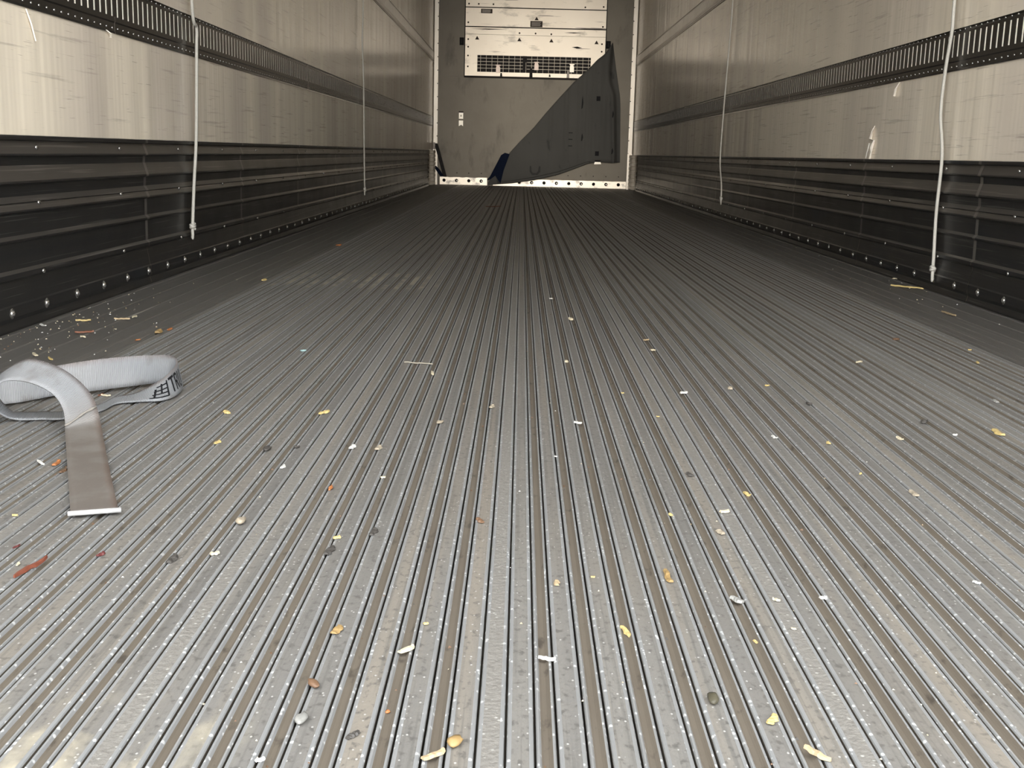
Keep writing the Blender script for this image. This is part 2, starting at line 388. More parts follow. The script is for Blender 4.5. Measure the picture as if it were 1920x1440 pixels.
def side_wall(name, X, s, label):
    m = MB(); xo = X - s * .06
    m.box(min(X - s * .004, xo), max(X - s * .004, xo), Y0, YE + .06, -.016, 2.62)
    w = build(name, m, LINER, kind='structure', label=label)
    for a, b in ((0.40, T0 + .04), (T0 + .035, U0 + .05), (U0 + .045, 2.62)):
        mm = MB(); mm.box(min(X - s * .004, X), max(X - s * .004, X), Y0, YE - .002, a, b); build('liner_panel', mm, LINER, w)
    ang = 0 if s > 0 else math.pi
    def yplace(y, ln): return y if s > 0 else y + ln        # a 180 degree turn runs the piece backwards
    y = Y0 + .02; 
    while y < YE - .1:
        k = (YE - .02 - y) / TSEC
        for me, rv, nm in ((TR_ME, RV_ME, 'logistic_track'), (TU_ME, RU_ME, 'upper_track')):
            o = put(nm, me, w, (X, yplace(y, TSEC * min(1, k)), 0), (0, 0, ang)); o.scale = (1, min(1, k), 1)
            q = put('rivet_row', rv, o, kind='stuff')
        y += TSEC
    y = 3.466 - 3 * SL + .0 if s > 0 else 3.512 - 3 * SL
    while y < 14.0:
        ya = max(y, Y0)
        k = (min(y + SL, 14.02) - ya) / SL
        o = put('scuff_plate', SCUFF_ME, w, (X, yplace(ya, SL * k), 0), (0, 0, ang)); o.scale = (1, k, 1)
        if ya > Y0: put('lap_joint', LAP_ME, w, (X, yplace(ya - .011, .022), 0), (0, 0, ang))
        y += SL
    k = 0; y = 2.31 if s > 0 else 2.30
    while y < 13.9:
        put('bolt', BOLT_ME, w, (X + s * .0152, y, .040), (0, 0, ang)); y += .1885
    for z, xx in ((.275, .0102), (.116, .0125), (.400, .0115)):
        y = 2.13
        while y < 13.9: put('screw', SCREW_ME, w, (X + s * xx, y, z), (0, 0, ang)); y += .556
    # flared, brighter end piece where the scuff plate meets the front corner
    m = MB(); n = 9
    zs = [i * SK_Z / n for i in range(n + 1)]; pr = []
    for i in range(n):
        pr += [(0, zs[i] + .002), (.010, zs[i] + .008), (.010, zs[i + 1] - .008), (0, zs[i + 1] - .002)]
    for yy, off in ((14.02, .004), (14.20, .004), (14.34, .034), (14.705, .034)): m.v += [(X + s * (x + off), yy, z) for x, z in pr]
    c = len(pr)
    for q in range(3): m.f += [(q * c + i, q * c + i + 1, q * c + c + i + 1, q * c + c + i) for i in range(c - 1)]; m.mi += [0] * (c - 1)
    build('corner_scuff', m, WHITE, w)
    return w
wall_l = side_wall('wall_left', XL, 1, 'cream lined left trailer wall with dark scuff plate and slotted track')
wall_r = side_wall('wall_right', XR, -1, 'cream lined right trailer wall with dark scuff plate and slotted track')

# torn flaps of liner skin
def flap(parent, X, s, pts, out):
    m = MB(); n = len(pts)
    v = [(X + s * (.001 + .0 * i), y, z) for i, (y, z, w, o) in enumerate(pts)]
    A = [(X + s * (.001 + o), y - w / 2, z) for y, z, w, o in pts]; B = [(X + s * .0012, y + w / 2, z) for y, z, w, o in pts]
    C = [(X + s * (.003 + o), y - w * .1, z) for y, z, w, o in pts]
    m.v += A + C + B
    for i in range(n - 1): m.f += [(i, i + 1, n + i + 1, n + i), (n + i, n + i + 1, 2 * n + i + 1, 2 * n + i)]; m.mi += [0, 0]
    return build('torn_flap', m, TORN, parent)
flap(wall_r, XR, -1, [(4.640, .555, .004, .002), (4.650, .535, .026, .010), (4.655, .505, .030, .016), (4.648, .500, .012, .004)], 1)
flap(wall_r, XR, -1, [(4.625, .500, .010, .006), (4.635, .470, .020, .014), (4.640, .452, .030, .010), (4.650, .428, .014, .012)], 1)
flap(wall_r, XR, -1, [(4.690, .490, .003, .003), (4.705, .455, .008, .005), (4.72, .43, .010, .004)], 1)
flap(wall_r, XR, -1, [(4.375, .706, .010, .004), (4.400, .680, .026, .012), (4.415, .658, .012, .010)], 1)
flap(wall_l, XL, 1, [(3.195, .712, .006, .004), (3.215, .703, .024, .012), (3.225, .694, .004, .006)], 1)
flap(wall_l, XL, 1, [(2.690, .706, .005, .002), (2.712, .675, .010, .004), (2.735, .640, .006, .002)], 1)

# ---- front wall
m = MB(); m.box(XL - .06, XR + .06, YE, YE + .06, -.016, 2.62)
wall_f = build('wall_front', m, FRONT, kind='structure', label='stained grey front bulkhead wall')
boxes('lower_panel', FRONT, wall_f, (XL + .01, XR - .01, YE - .006, YE, .05, 1.331))
boxes('upper_panel', FRONT, wall_f, (XL + .01, XR - .01, YE - .006, YE, 1.335, 2.615))
# kick rail with drain holes: one short piece left, one long piece right
def hole_rail(x0, x1, z0, z1, xs, chamfer):
    bm = bmesh.new(); y = YE - .03; r = .021; zc = (z0 + z1) / 2 + .004; seg = 14
    edges_x = [x0] + [(a + b) / 2 for a, b in zip(xs, xs[1:])] + [x1]
    for i, xc in enumerate(xs):
        a, b = edges_x[i], edges_x[i + 1]
        ring = [bm.verts.new((xc + r * math.cos(2 * math.pi * k / seg), y, zc + r * math.sin(2 * math.pi * k / seg))) for k in range(seg)]
        inner = [bm.verts.new((v.co.x, y + .018, v.co.z)) for v in ring]
        outer = []
        for k in range(seg):
            cx, cz = math.cos(2 * math.pi * k / seg), math.sin(2 * math.pi * k / seg)
            t = min(((b - xc) / cx if cx > 1e-6 else (a - xc) / cx if cx < -1e-6 else 9), ((z1 - zc) / cz if cz > 1e-6 else (z0 - zc) / cz if cz < -1e-6 else 9))
            outer.append(bm.verts.new((xc + t * cx, y, zc + t * cz)))
        for k in range(seg):
            j = (k + 1) % seg
            bm.faces.new((ring[k], ring[j], outer[j], outer[k])); bm.faces.new((ring[k], inner[k], inner[j], ring[j]))
        f = bm.faces.new(inner); f.material_index = 1
        for cx, cz in ((a, z0), (b, z0), (b, z1), (a, z1)):           # fill the four corners between hole fan and cell box
            near = sorted(outer, key=lambda v: (v.co.x - cx) ** 2 + (v.co.z - cz) ** 2)[:2]
            if min((v.co.x - cx) ** 2 + (v.co.z - cz) ** 2 for v in near) > 1e-10:
                c = bm.verts.new((cx, y, cz)); bm.faces.new((near[0], near[1], c))
    for za, zb in ((z1, z1), ):
        q = [bm.verts.new(p) for p in ((x0, y, z1), (x1, y, z1), (x1, YE, z1 + .004), (x0, YE, z1 + .004))]; bm.faces.new(q)
    bmesh.ops.recalc_face_normals(bm, faces=bm.faces)
    me = bpy.data.meshes.new('kick_rail'); bm.to_mesh(me); bm.free(); me.materials.append(KICK); me.materials.append(BLACK)
    o = put('kick_rail', me, wall_f)
    for xc in xs[1::2]:
        mm = MB(); mm.dome((xc + .004, YE - .016, zc - .002), (0, -1, 0), .015, .008, 10); build('plug', mm, STEEL, wall_f, True)
    return o
hole_rail(-1.035, -.435, .004, .098, [-.981, -.823, -.667, -.510], True)
hole_rail(-.36, 1.335, .004, .092, [-.34 + .157 * k for k in range(11)], False)
for x in (-.82, -.67, -.51, .43, .59, .75, .91, 1.07, 1.23):
    mm = MB(); mm.dome((x, YE - .006, .150), (0, -1, 0), .007, .003, 6); build('screw', mm, GASKET, wall_f, True)
# white corner posts
def post(name, x0, x1, label):
    m = MB(); m.prism([(x0, YE - .075), (x1, YE - .075), (x1, YE), (x0, YE)], 2, .0, 2.61)
    o = build(name, m, WHITE, kind='structure', label=label)
    m = MB(); 
    y = YE - .0755; k = .12
    while k < 2.6:
        mm = MB(); mm.dome(((x0 + x1) / 2 + (.02 if x0 > 0 else -.02) * -1, y, k), (0, -1, 0), .007, .004, 6); build('rivet', mm, GASKET, o, True); k += .16
    mm = MB(); mm.prism([(x0 - .004, YE - .085), (x1 + .004, YE - .085), (x1 + .004, YE - .0752), (x0 - .004, YE - .0752)], 2, .0, .44); build('base_sleeve', mm, KICK if False else WHITE, o)
    return o
post('trim_1', XL + .012, XL + .062, 'white corner post at the left end of the front wall')
post('trim_2', XR - .062, XR - .012, 'white corner post at the right end of the front wall')

# ================================================================== cooling unit cover on the front wall
YC = YE - .06
cov = put('cooling_unit_cover', None, loc=(.127, YC, 1.335), label='white cooling unit cover with wire air grille on the front wall', cat='unit cover')
def cpart(name, mb, mats, **kw):
    o = build(name, mb, mats, None, **kw); o.parent = cov; o.matrix_parent_inverse = Matrix.Translation(-Vector(cov.location)); return o
CX0, CX1 = -.738, .994
m = MB(); m.box(CX0 - .012, CX1 + .012, YC + .012, YE - .006, 1.325, 2.60)
cpart('housing', m, GASKET)
def slab(m, x0, x1, z0, z1, y=0): m.box(x0, x1, YC + y, YC + .014, z0, z1)
m = MB(); slab(m, CX0, CX1, 2.167, 2.59); cpart('cover_panel', m, COVER)
m = MB(); slab(m, CX0, CX1, 1.938, 2.155); cpart('cover_panel', m, COVER)
GX0, GX1, GZ0, GZ1 = -.585, .822, 1.394, 1.595
m = MB(); slab(m, CX0, CX1, 1.843, 1.924, -.006); cpart('cover_ledge', m, COVER)
m = MB(); slab(m, CX0, CX1, GZ1, 1.840); slab(m, CX0, GX0, GZ0, GZ1); slab(m, GX1, CX1, GZ0, GZ1); cpart('grille_surround', m, COVER)
m = MB(); slab(m, CX0, CX1, 1.345, GZ0, -.004); cpart('bottom_lip', m, COVER)
m = MB(); m.box(GX0, GX1, YC + .0125, YC + .0135, GZ0, GZ1); cpart('dark_opening', m, BLACK)
m = MB()
k = 0; x = GX0 + .04
while x < GX1 - .01: m.tube([(x, YC + .004, GZ0), (x, YC + .004, GZ1)], .0026, 5); x += .0705; k += 1
cpart('grille_wire_vertical', m, WIRE)
m = MB()
for z in (GZ1 - .036, GZ1 - .076, GZ1 - .116, GZ1 - .156):
    m.tube([(GX0, YC + .001, z), (-.02, YC + .001, z)], .0030, 5); m.tube([(.03, YC + .001, z), (GX1, YC + .001, z)], .0030, 5)
cpart('grille_wire_level', m, WIRE)
m = MB(); m.box(-.02, .03, YC - .002, YC + .010, GZ1 - .075, GZ1); cpart('grille_divider', m, GASKET)
for x, z, mt in ((-.325, 1.425, PINK), (.150, 1.470, PINK), (.590, 1.455, WHITE)):
    m = MB(); m.prism([(x - .026, z - .04), (x + .026, z - .04), (x + .026, z + .02), (x + .016, z + .045), (x - .020, z + .045), (x - .026, z + .02)], 1, YC - .014, YC - .003)
    o = cpart('grille_clip', m, mt)
    m = MB(); m.box(x - .030, x + .030, YC - .020, YC - .012, z + .046, z + .058); p_ = cpart('clip_head', m, mt); p_.parent = o; p_.matrix_parent_inverse = Matrix.Identity(4)
for x, z0, z1, w in ((-.285, 1.345, 1.385, .028), (.085, 1.338, 1.450, .040), (.318, 1.352, 1.382, .024), (.545, 1.345, 1.430, .034)):
    m = MB(); m.prism([(x - w / 2, z0), (x + w / 2, z0), (x + w / 2 - .006, z1), (x - w / 2 + .004, z1)], 1, YC - .013, YC - .004); cpart('lip_bracket', m, FADED if x > .5 else GASKET)
# stickers and screws
def tri(x, z, w):
    m = MB(); m.prism([(x - w / 2, z - w * .42), (x + w / 2, z - w * .42), (x, z + w * .42)], 1, YC - .0016, YC - .0001); cpart('warning_triangle', m, STICK_D)
for x, z in ((-.592, 1.800), (-.07, 1.792), (.326, 1.788), (.884, 1.780)): tri(x, z, .052)
tri(.136, 2.045, .050)
def sticker(x, z, w, h):
    m = MB(); m.box(x - w / 2, x + w / 2, YC - .0016, YC - .0001, z - h / 2, z + h / 2); s_ = cpart('notice_sticker', m, STICK_D)
    m = MB()
    for q in range(4): m.box(x - w * .40, x + w * (.38 - .07 * (q % 2)), YC - .0022, YC - .0017, z + h * (.28 - .18 * q) - .004, z + h * (.28 - .18 * q) + .004)
    p_ = cpart('notice_print', m, FADED); p_.parent = s_; p_.matrix_parent_inverse = Matrix.Identity(4)
sticker(.135, 1.978, .150, .072); sticker(-.48, 2.118, .140, .052)
for x, z in ((-.07, 1.866), (.128, 1.866), (.322, 1.862), (-.705, 1.98), (.955, 1.965), (-.70, 2.20), (-.58, 2.20), (-.40, 2.20), (.73, 2.19), (.955, 2.20),
             (-.702, 1.78), (-.702, 1.69), (-.702, 1.585), (-.702, 1.455), (.952, 1.76), (.952, 1.67)):
    m = MB(); m.dome((x, YC - (.006 if 1.843 < z < 1.924 else 0), z), (0, -1, 0), .011, .006, 8); cpart('screw_head', m, STICK_D, smooth=True)
for x, z, w in ((-.45, 1.905, .46), (.60, 1.885, .24)):
    m = MB(); m.prism([(x - w / 2, z), (x, z - .007), (x + w / 2, z + .001), (x, z + .006)], 1, YC - .0075, YC - .0061); cpart('scrape_mark', m, STICK_D)
m = MB(); m.prism([(.58, 1.715), (.64, 1.700), (.71, 1.708), (.65, 1.724)], 1, YC - .0015, YC - .0001); cpart('scrape_mark', m, INK)
# black side latches
for x, lab in ((-.783, 'black latch block left of the cooling unit cover'), (1.035, 'black latch block right of the cooling unit cover')):
    m = MB(); m.box(x - .026, x + .026, YE - .05, YE - .006, 1.712, 1.80); o = build('latch', m, BLACK, label=lab, cat='latch')
    m = MB(); m.box(x - .010, x + .010, YE - .056, YE - .05, 1.73, 1.78); build('latch_lever', m, GASKET, o)

# white tags on the front wall
for z, h, lab, mark in ((.857, .075, 'upper white tag with a dark top edge on the grey front wall', 1), (.764, .070, 'lower white tag with a torn corner on the grey front wall', 0)):
    m = MB(); y = YE - .006
    if mark: m.box(-.806, -.752, y - .002, y - .0002, z - h / 2, z + h / 2)
    else: m.prism([(-.806, z - h / 2), (-.775, z - h / 2 + .018), (-.752, z - h / 2), (-.752, z + h / 2), (-.806, z + h / 2)], 1, y - .002, y - .0002)
    o = build('wall_tag', m, STICK_W, label=lab, cat='tag')
    if mark:
        m = MB(); m.box(-.808, -.750, y - .003, y - .0021, z + h / 2, z + h / 2 + .018); build('tag_edge', m, STICK_D, o)
        m = MB(); m.box(-.786, -.772, y - .003, y - .0021, z - .012, z + .012); build('tag_print', m, FADED, o)

# ================================================================== grey rubber sheet hanging over the front wall
ZH = [(-.42, .042), (-.335, .158), (-.258, .292), (-.16, .413), (-.03, .56), (.132, .727), (.293, .926), (.453, 1.111), (.613, 1.289), (.792, 1.453), (.899, 1.57), (.976, 1.629),
      (1.02, 1.681), (1.085, 1.784), (1.141, 1.461), (1.202, 1.142), (1.214, 1.014), (1.237, .345)]
ZL = [(-.42, .012), (-.118, .040), (.15, .085), (.451, .160), (.65, .232), (.836, .306), (.962, .329), (1.13, .320), (1.237, .329)]
YS = YE - .115
FOLD = [(.30, 1.185), (.7, 1.165), (1.14, 1.138), (1.33, 1.072), (1.46, 1.068), (1.78, 1.085)]
def sheet_y(x, z):
    y = YS
    for c, a, w in ((.34, .013, .016), (.537, .018, .018), (.705, .014, .022), (.80, .012, .016), (.875, .011, .020), (1.0, -.014, .03)):
        cx = c + (1.2 - z) * .01; y += a * math.exp(-((x - cx) / w) ** 2) * min(1, max(0, (z - .2) * 3))
    f = lerp(FOLD, z); k = (x - f) / .010
    y += .055 / (1 + math.exp(-max(-30, min(30, k)))) - .022 * math.exp(-((x - f + .035) / .028) ** 2)
    y -= .035 * math.exp(-((z - lerp(ZL, x) - .10) / .12) ** 2) * max(0, min(1, (.9 - x)))
    y += .004 * noise.noise(Vector((x * 4, z * 4, 3)))
    return y
xs = sorted(set([round(-.42 + i * 1.657 / 80, 4) for i in range(81)] + [round(1.05 + .0055 * i, 4) for i in range(34)]))
NZ = 26; m = MB()
for side in (0, .005):
    for x in xs:
        a, b = lerp(ZL, x), max(lerp(ZH, x), lerp(ZL, x) + .004)
        for j in range(NZ + 1):
            z = a + (b - a) * j / NZ; m.v.append((x, sheet_y(x, z) + side, z))
n = len(xs); N1 = n * (NZ + 1)
for s_ in (0, 1):
    for i in range(n - 1):
        for j in range(NZ):
            q = [s_ * N1 + i * (NZ + 1) + j, s_ * N1 + (i + 1) * (NZ + 1) + j, s_ * N1 + (i + 1) * (NZ + 1) + j + 1, s_ * N1 + i * (NZ + 1) + j + 1]
            m.f.append(tuple(q)); m.mi.append(0)
for i in range(n - 1):
    for j in (0, NZ): m.f.append((i * (NZ + 1) + j, (i + 1) * (NZ + 1) + j, N1 + (i + 1) * (NZ + 1) + j, N1 + i * (NZ + 1) + j)); m.mi.append(0)
sheet = build('rubber_sheet', m, SHEET, smooth=True, label='dark grey rubber sheet hanging diagonally from the right of the front wall', cat='rubber sheet')
m = MB(); hem = []
for i in range(24):
    x = -.30 + i * 1.16 / 23; hem.append((x, sheet_y(x, lerp(ZL, x)) - .012, lerp(ZL, x) + .018))
m.tube(hem, [.012 + .010 * math.sin(math.pi * i / 23) for i in range(24)], 8); build('rolled_hem', m, SHEET, sheet, True)
for x, z in ((.931, 1.103), (.938, .434)):
    y = sheet_y(x, z); m = MB(); m.box(x - .024, x + .024, y - .004, y + .001, z - .028, z + .028); build('square_hole', m, BLACK, sheet)
y = sheet_y(.95, .335); m = MB(); m.prism([(.905, .300), (.995, .305), (.985, .330), (.915, .330)], 1, y - .022, y - .004); build('white_clip', m, STICK_W, sheet)
m = MB(); m.box(.918, .982, y - .018, y - .003, .331, .352); build('clip_slot', m, BLACK, sheet)
for z in (.52, .60, .68): 
    y = sheet_y(.60, z); m = MB(); m.box(.575, .625, y - .002, y + .0, z - .005, z + .005); build('rub_mark', m, INK, sheet)
for x, z, h in ((1.118, .92, .09), (1.128, .47, .08), (.745, .63, .10), (.735, 1.05, .16)):
    y = sheet_y(x, z); m = MB(); m.prism([(x - .012, z - h / 2), (x + .004, z - h * .4), (x + .012, z), (x, z + h / 2), (x - .008, z + h * .2)], 1, y - .004, y + .002); build('rub_mark', m, INK, sheet)
for x in (-.06,):
    m = MB(); pts = [(.10, .26), (.10, .19), (.13, .15), (.20, .15), (.235, .19), (.235, .26), (.215, .26), (.205, .20), (.185, .175), (.14, .175), (.125, .20), (.12, .26)]
    y = sheet_y(.17, .2) - .004; m.prism([(px_, pz) for px_, pz in pts], 1, y, y + .003); build('rub_mark', m, plain('rub_grey', (.022, .022, .022), .7, spec=.05), sheet)
m = MB(); yy = YS - .06
pts = [(-.155, .400), (-.215, .415), (-.262, .385), (-.395, .120), (-.435, .075), (-.40, .075), (-.33, .13), (-.262, .032), (-.225, .20)]
m.prism(pts, 1, yy, yy + .012); build('folded_corner', m, NAVY, sheet)

# black webbing and a painted shadow band in the front left corner
def ribbon2d(pts, w, th=.004):
    m = MB(); n = len(pts)
    for p in pts:
        p = Vector(p); m.v += [tuple(p + Vector((-w / 2, 0, 0))), tuple(p + Vector((w / 2, 0, 0))), tuple(p + Vector((w / 2, th, 0))), tuple(p + Vector((-w / 2, th, 0)))]
    for i in range(n - 1):
        for k in range(4): m.f.append((4 * i + k, 4 * i + (k + 1) % 4, 4 * i + 4 + (k + 1) % 4, 4 * i + 4 + k)); m.mi.append(0)
    m.f += [(0, 1, 2, 3), (4 * n - 4, 4 * n - 3, 4 * n - 2, 4 * n - 1)]; m.mi += [0, 0]
    return m
bs = build('corner_strap_and_shade', ribbon2d([(-1.100, 14.60, .500), (-1.085, 14.64, .51), (-1.050, 14.66, .40), (-1.005, 14.67, .24), (-.965, 14.68, .10)], .042), GASKET,
           label='black strap slanting down the front left corner post', cat='strap')
m = MB(); m.box(-1.112, -1.086, 14.58, 14.60, .44, .52); build('strap_hook', m, FADED, bs)
build('corner_strap_and_shade', ribbon2d([(-1.105, 14.66, .235), (-1.06, 14.668, .19), (-1.0, 14.67, .105)], .05), NAVY, label='short dark strip standing in for a shadow low in the front left corner', cat='strap')  # thin dark mesh put in for a band of shade

# ================================================================== hanging ropes
def rope(pts, label, rad=.0055):
    base = Vector(pts[-1])
    e = put('hanging_rope', None, loc=base, label=label, cat='rope', group='ropes hanging down the side walls')
    def part(name, mb, mt):
        o = build(name, mb, mt, None, True); o.parent = e; o.matrix_parent_inverse = Matrix.Translation(-base)
    # smooth the path
    P_ = [Vector(p) for p in pts]; fine = []
    for i in range(len(P_) - 1):
        a, b, c, d_ = P_[max(i - 1, 0)], P_[i], P_[i + 1], P_[min(i + 2, len(P_) - 1)]
        for k in range(6):
            t = k / 6; fine.append(.5 * ((2 * b) + (c - a) * t + (2 * a - 5 * b + 4 * c - d_) * t * t + (3 * b - a - 3 * c + d_) * t ** 3))
    fine.append(P_[-1])
    m = MB(); m.tube(fine, rad, 8); part('cord', m, ROPE)
    k = base
    m = MB(); loop = [k + Vector((math.sin(a * 2 * math.pi / 12) * rad * 1.0, math.cos(a * 2 * math.pi / 12) * rad * 1.7, (a - 6) * rad * .12 + math.sin(a) * rad * .3)) for a in range(15)]
    m.tube(loop, rad * 1.05, 7)
    loop = [k + Vector((math.cos(a * 2 * math.pi / 10) * rad * 1.1, math.sin(a * 2 * math.pi / 10) * rad * 1.5, -rad * 1.1 + (a - 5) * rad * .15)) for a in range(12)]
    m.tube(loop, rad * 1.0, 7); part('knot', m, ROPE)
    m = MB(); m.tube([k + Vector((0, 0, 0)), k + Vector((0, -.002, -.018)), k + Vector((0, -.003, -.040)), k + Vector((0, -.003, -.046))], [rad * .95, rad, rad * .9, rad * .55], 8); part('frayed_end', m, ROPE)
xl, xr = XL + .0245, XR - .0245
rope([(xl, 3.95, 2.60), (xl, 3.94, 1.6), (xl, 3.954, .90), (xl, 4.005, .80), (xl, 4.000, .74), (xl, 3.985, .60), (xl, 3.962, .431), (xl, 3.92, .28), (xl, 3.892, .160), (xl, 3.890, .147)],
     'pale rope with a knot hanging near the camera on the left wall')
rope([(xl, 8.10, 2.60), (xl, 8.127, 1.406), (xl, 8.08, 1.14), (xl, 8.149, .882), (xl, 8.172, .479), (xl, 8.197, .20), (xl, 8.21, .14)], 'thin rope hanging farther back on the left wall')
rope([(xr, 3.84, 2.60), (xr, 3.836, 1.4), (xr, 3.835, .929), (xr, 3.831, .836), (xr, 3.857, .713), (xr, 3.862, .578), (xr, 3.812, .44), (xr, 3.815, .26), (xr, 3.800, .12), (xr, 3.797, .078)],
     'pale rope with a knot hanging near the camera on the right wall')
rope([(xr, 7.93, 2.60), (xr, 7.938, 1.442), (xr, 7.985, 1.072), (xr, 8.039, .708), (xr, 8.06, .404), (xr, 7.95, .24), (xr, 7.93, .15)], 'thin rope hanging farther back on the right wall')

# ================================================================== grey webbing strap on the floor
SP = [[-0.4968, 1.2297, 0.006, -0.4488, 1.2469, 0.006], [-0.549, 1.3577, 0.006, -0.5039, 1.3793, 0.006], [-0.6088, 1.5041, 0.0075, -0.5656, 1.5293, 0.0075], [-0.6396, 1.5797, 0.0105, -0.5984, 1.6072, 0.0163],
      [-0.6458, 1.5963, 0.016, -0.6088, 1.6269, 0.0297], [-0.6538, 1.6113, 0.0352, -0.6261, 1.6509, 0.048], [-0.6727, 1.6263, 0.0536, -0.6539, 1.6705, 0.0675], [-0.7042, 1.6363, 0.0666, -0.686, 1.6793, 0.0844],
      [-0.738, 1.6463, 0.0692, -0.7307, 1.6898, 0.0927], [-0.7587, 1.6463, 0.0647, -0.7656, 1.694, 0.0779], [-0.7741, 1.6463, 0.0466, -0.7898, 1.6928, 0.0562], [-0.7694, 1.6423, 0.0293, -0.783, 1.6884, 0.0348],
      [-0.761, 1.6581, 0.012, -0.7729, 1.7066, 0.0089], [-0.7476, 1.6737, 0.0032, -0.7618, 1.7214, .0032], [-0.7136, 1.6811, 0.003, -0.7292, 1.7286, .003], [-0.6841, 1.6881, 0.003, -0.7017, 1.7349, .003],
      [-0.6498, 1.7435, 0.003, -0.6669, 1.7905, .003], [-0.6432, 1.7988, 0.003, -0.6613, 1.8453, .003], [-0.616, 1.8184, 0.003, -0.6355, 1.8643, 0.0061], [-0.58, 1.8311, 0.003, -0.6007, 1.8716, 0.0238],
      [-0.568, 1.8705, 0.003, -0.5903, 1.9034, 0.0333], [-0.5764, 1.9361, 0.003, -0.5956, 1.9673, 0.0371], [-0.5929, 1.9803, 0.006, -0.6096, 2.0118, 0.0411], [-0.6101, 1.9684, 0.006, -0.6195, 1.9918, 0.0492],
      [-0.6367, 1.9459, 0.006, -0.6393, 1.9541, 0.0553], [-0.6711, 1.9136, 0.006, -0.6737, 1.9222, 0.0572], [-0.7142, 1.8723, 0.006, -0.7168, 1.881, 0.057], [-0.7618, 1.837, 0.004, -0.7693, 1.8573, 0.0491],
      [-0.7937, 1.7924, 0.003, -0.8037, 1.8176, 0.045], [-0.813, 1.7741, 0.003, -0.8228, 1.7984, 0.0456], [-0.838, 1.74, 0.003, -0.8497, 1.7674, 0.0431], [-.875, 1.69, .003, -.888, 1.715, .042]]
A_ = [Vector(p[:3]) for p in SP]; B_ = [Vector(p[3:]) for p in SP]
def cat(L, i, t):
    a, b, c, e = L[max(i - 1, 0)], L[i], L[i + 1], L[min(i + 2, len(L) - 1)]
    q = .5 * ((2 * b) + (c - a) * t + (2 * a - 5 * b + 4 * c - e) * t * t + (3 * b - a - 3 * c + e) * t ** 3)
    q.z = max(q.z, .0025); return q
rows = []; KEY = {}
for i in range(len(SP) - 1):
    for k in range(8):
        if k == 0: KEY[i] = len(rows)
        rows.append((cat(A_, i, k / 8), cat(B_, i, k / 8)))
rows.append((A_[-1], B_[-1]))
us = [0]
for (a0, b0), (a1, b1) in zip(rows, rows[1:]): us.append(us[-1] + (((a1 + b1) - (a0 + b0)) / 2).length)
NV = 6
def row_n(i):
    (a0, b0), (a1, b1) = rows[max(i - 1, 0)], rows[min(i + 1, len(rows) - 1)]
    return ((a1 + b1) - (a0 + b0)).cross(rows[i][1] - rows[i][0]).normalized()
def strap_pt(u_, v_, off=0):
    i = 0
    while i < len(us) - 2 and us[i + 1] < u_: i += 1
    t = (u_ - us[i]) / (us[i + 1] - us[i]); a = rows[i][0].lerp(rows[i + 1][0], t); b = rows[i][1].lerp(rows[i + 1][1], t)
    return a.lerp(b, v_) + row_n(i) * off
m = MB(); TH = .0022; uvs = []
for s_ in (0, 1):
    for i, (a, b) in enumerate(rows):
        nn = row_n(i)
        for j in range(NV + 1):
            m.v.append(tuple(a.lerp(b, j / NV) + nn * (TH * (s_ - .5)))); uvs.append((us[i], j / NV))
R_ = len(rows); N1 = R_ * (NV + 1)
for i in range(R_ - 1):
    for j in range(NV):
        q = (i * (NV + 1) + j, (i + 1) * (NV + 1) + j, (i + 1) * (NV + 1) + j + 1, i * (NV + 1) + j + 1)
        m.f += [q, tuple(N1 + k for k in q[::-1])]; m.mi += [0, 0]
    for j in (0, NV): m.f.append((i * (NV + 1) + j, (i + 1) * (NV + 1) + j, N1 + (i + 1) * (NV + 1) + j, N1 + i * (NV + 1) + j)); m.mi.append(0)
m.f.append(tuple([j for j in range(NV + 1)] + [N1 + j for j in range(NV, -1, -1)])); m.mi.append(0)
me = m.mesh('webbing_strap', STRAP, True)
uvl = me.uv_layers.new(name='UVMap')
for lp in me.loops: uvl.data[lp.index].uv = uvs[lp.vertex_index]
strap = put('webbing_strap', me, label='grey ribbed webbing strap looped on the floor, its dirty tail towards the camera', cat='strap')
# pale folded hem across the tail end
m = MB(); a, b = rows[0]; dr = (rows[0][0] - rows[6][0]).normalized(); ax = (b - a).normalized()
hp = [a - ax * .003 + dr * .002, b + ax * .003 + dr * .002]
m.tube([hp[0], hp[0].lerp(hp[1], .33), hp[0].lerp(hp[1], .66), hp[1]], .0030, 8); build('end_hem', m, plain('pale_hem', (.22, .218, .215), .5, nscale=130, vary=.45), strap, True)
m = MB(); i = KEY[4]                                    # frayed crease where the tail turns up into the loop
ab = [rows[KEY[3] + 5][0].lerp(rows[KEY[4] + 2][1], q / 6) + row_n(i) * 0 + Vector((0, -.001, .0035 + .001 * math.sin(q * 5))) for q in range(7)]
m.tube(ab, [.0012, .0018, .0012, .002, .0014, .0024, .0012], 6); build('frayed_crease', m, plain('fray', (.11, .10, .088), .8), strap, True)
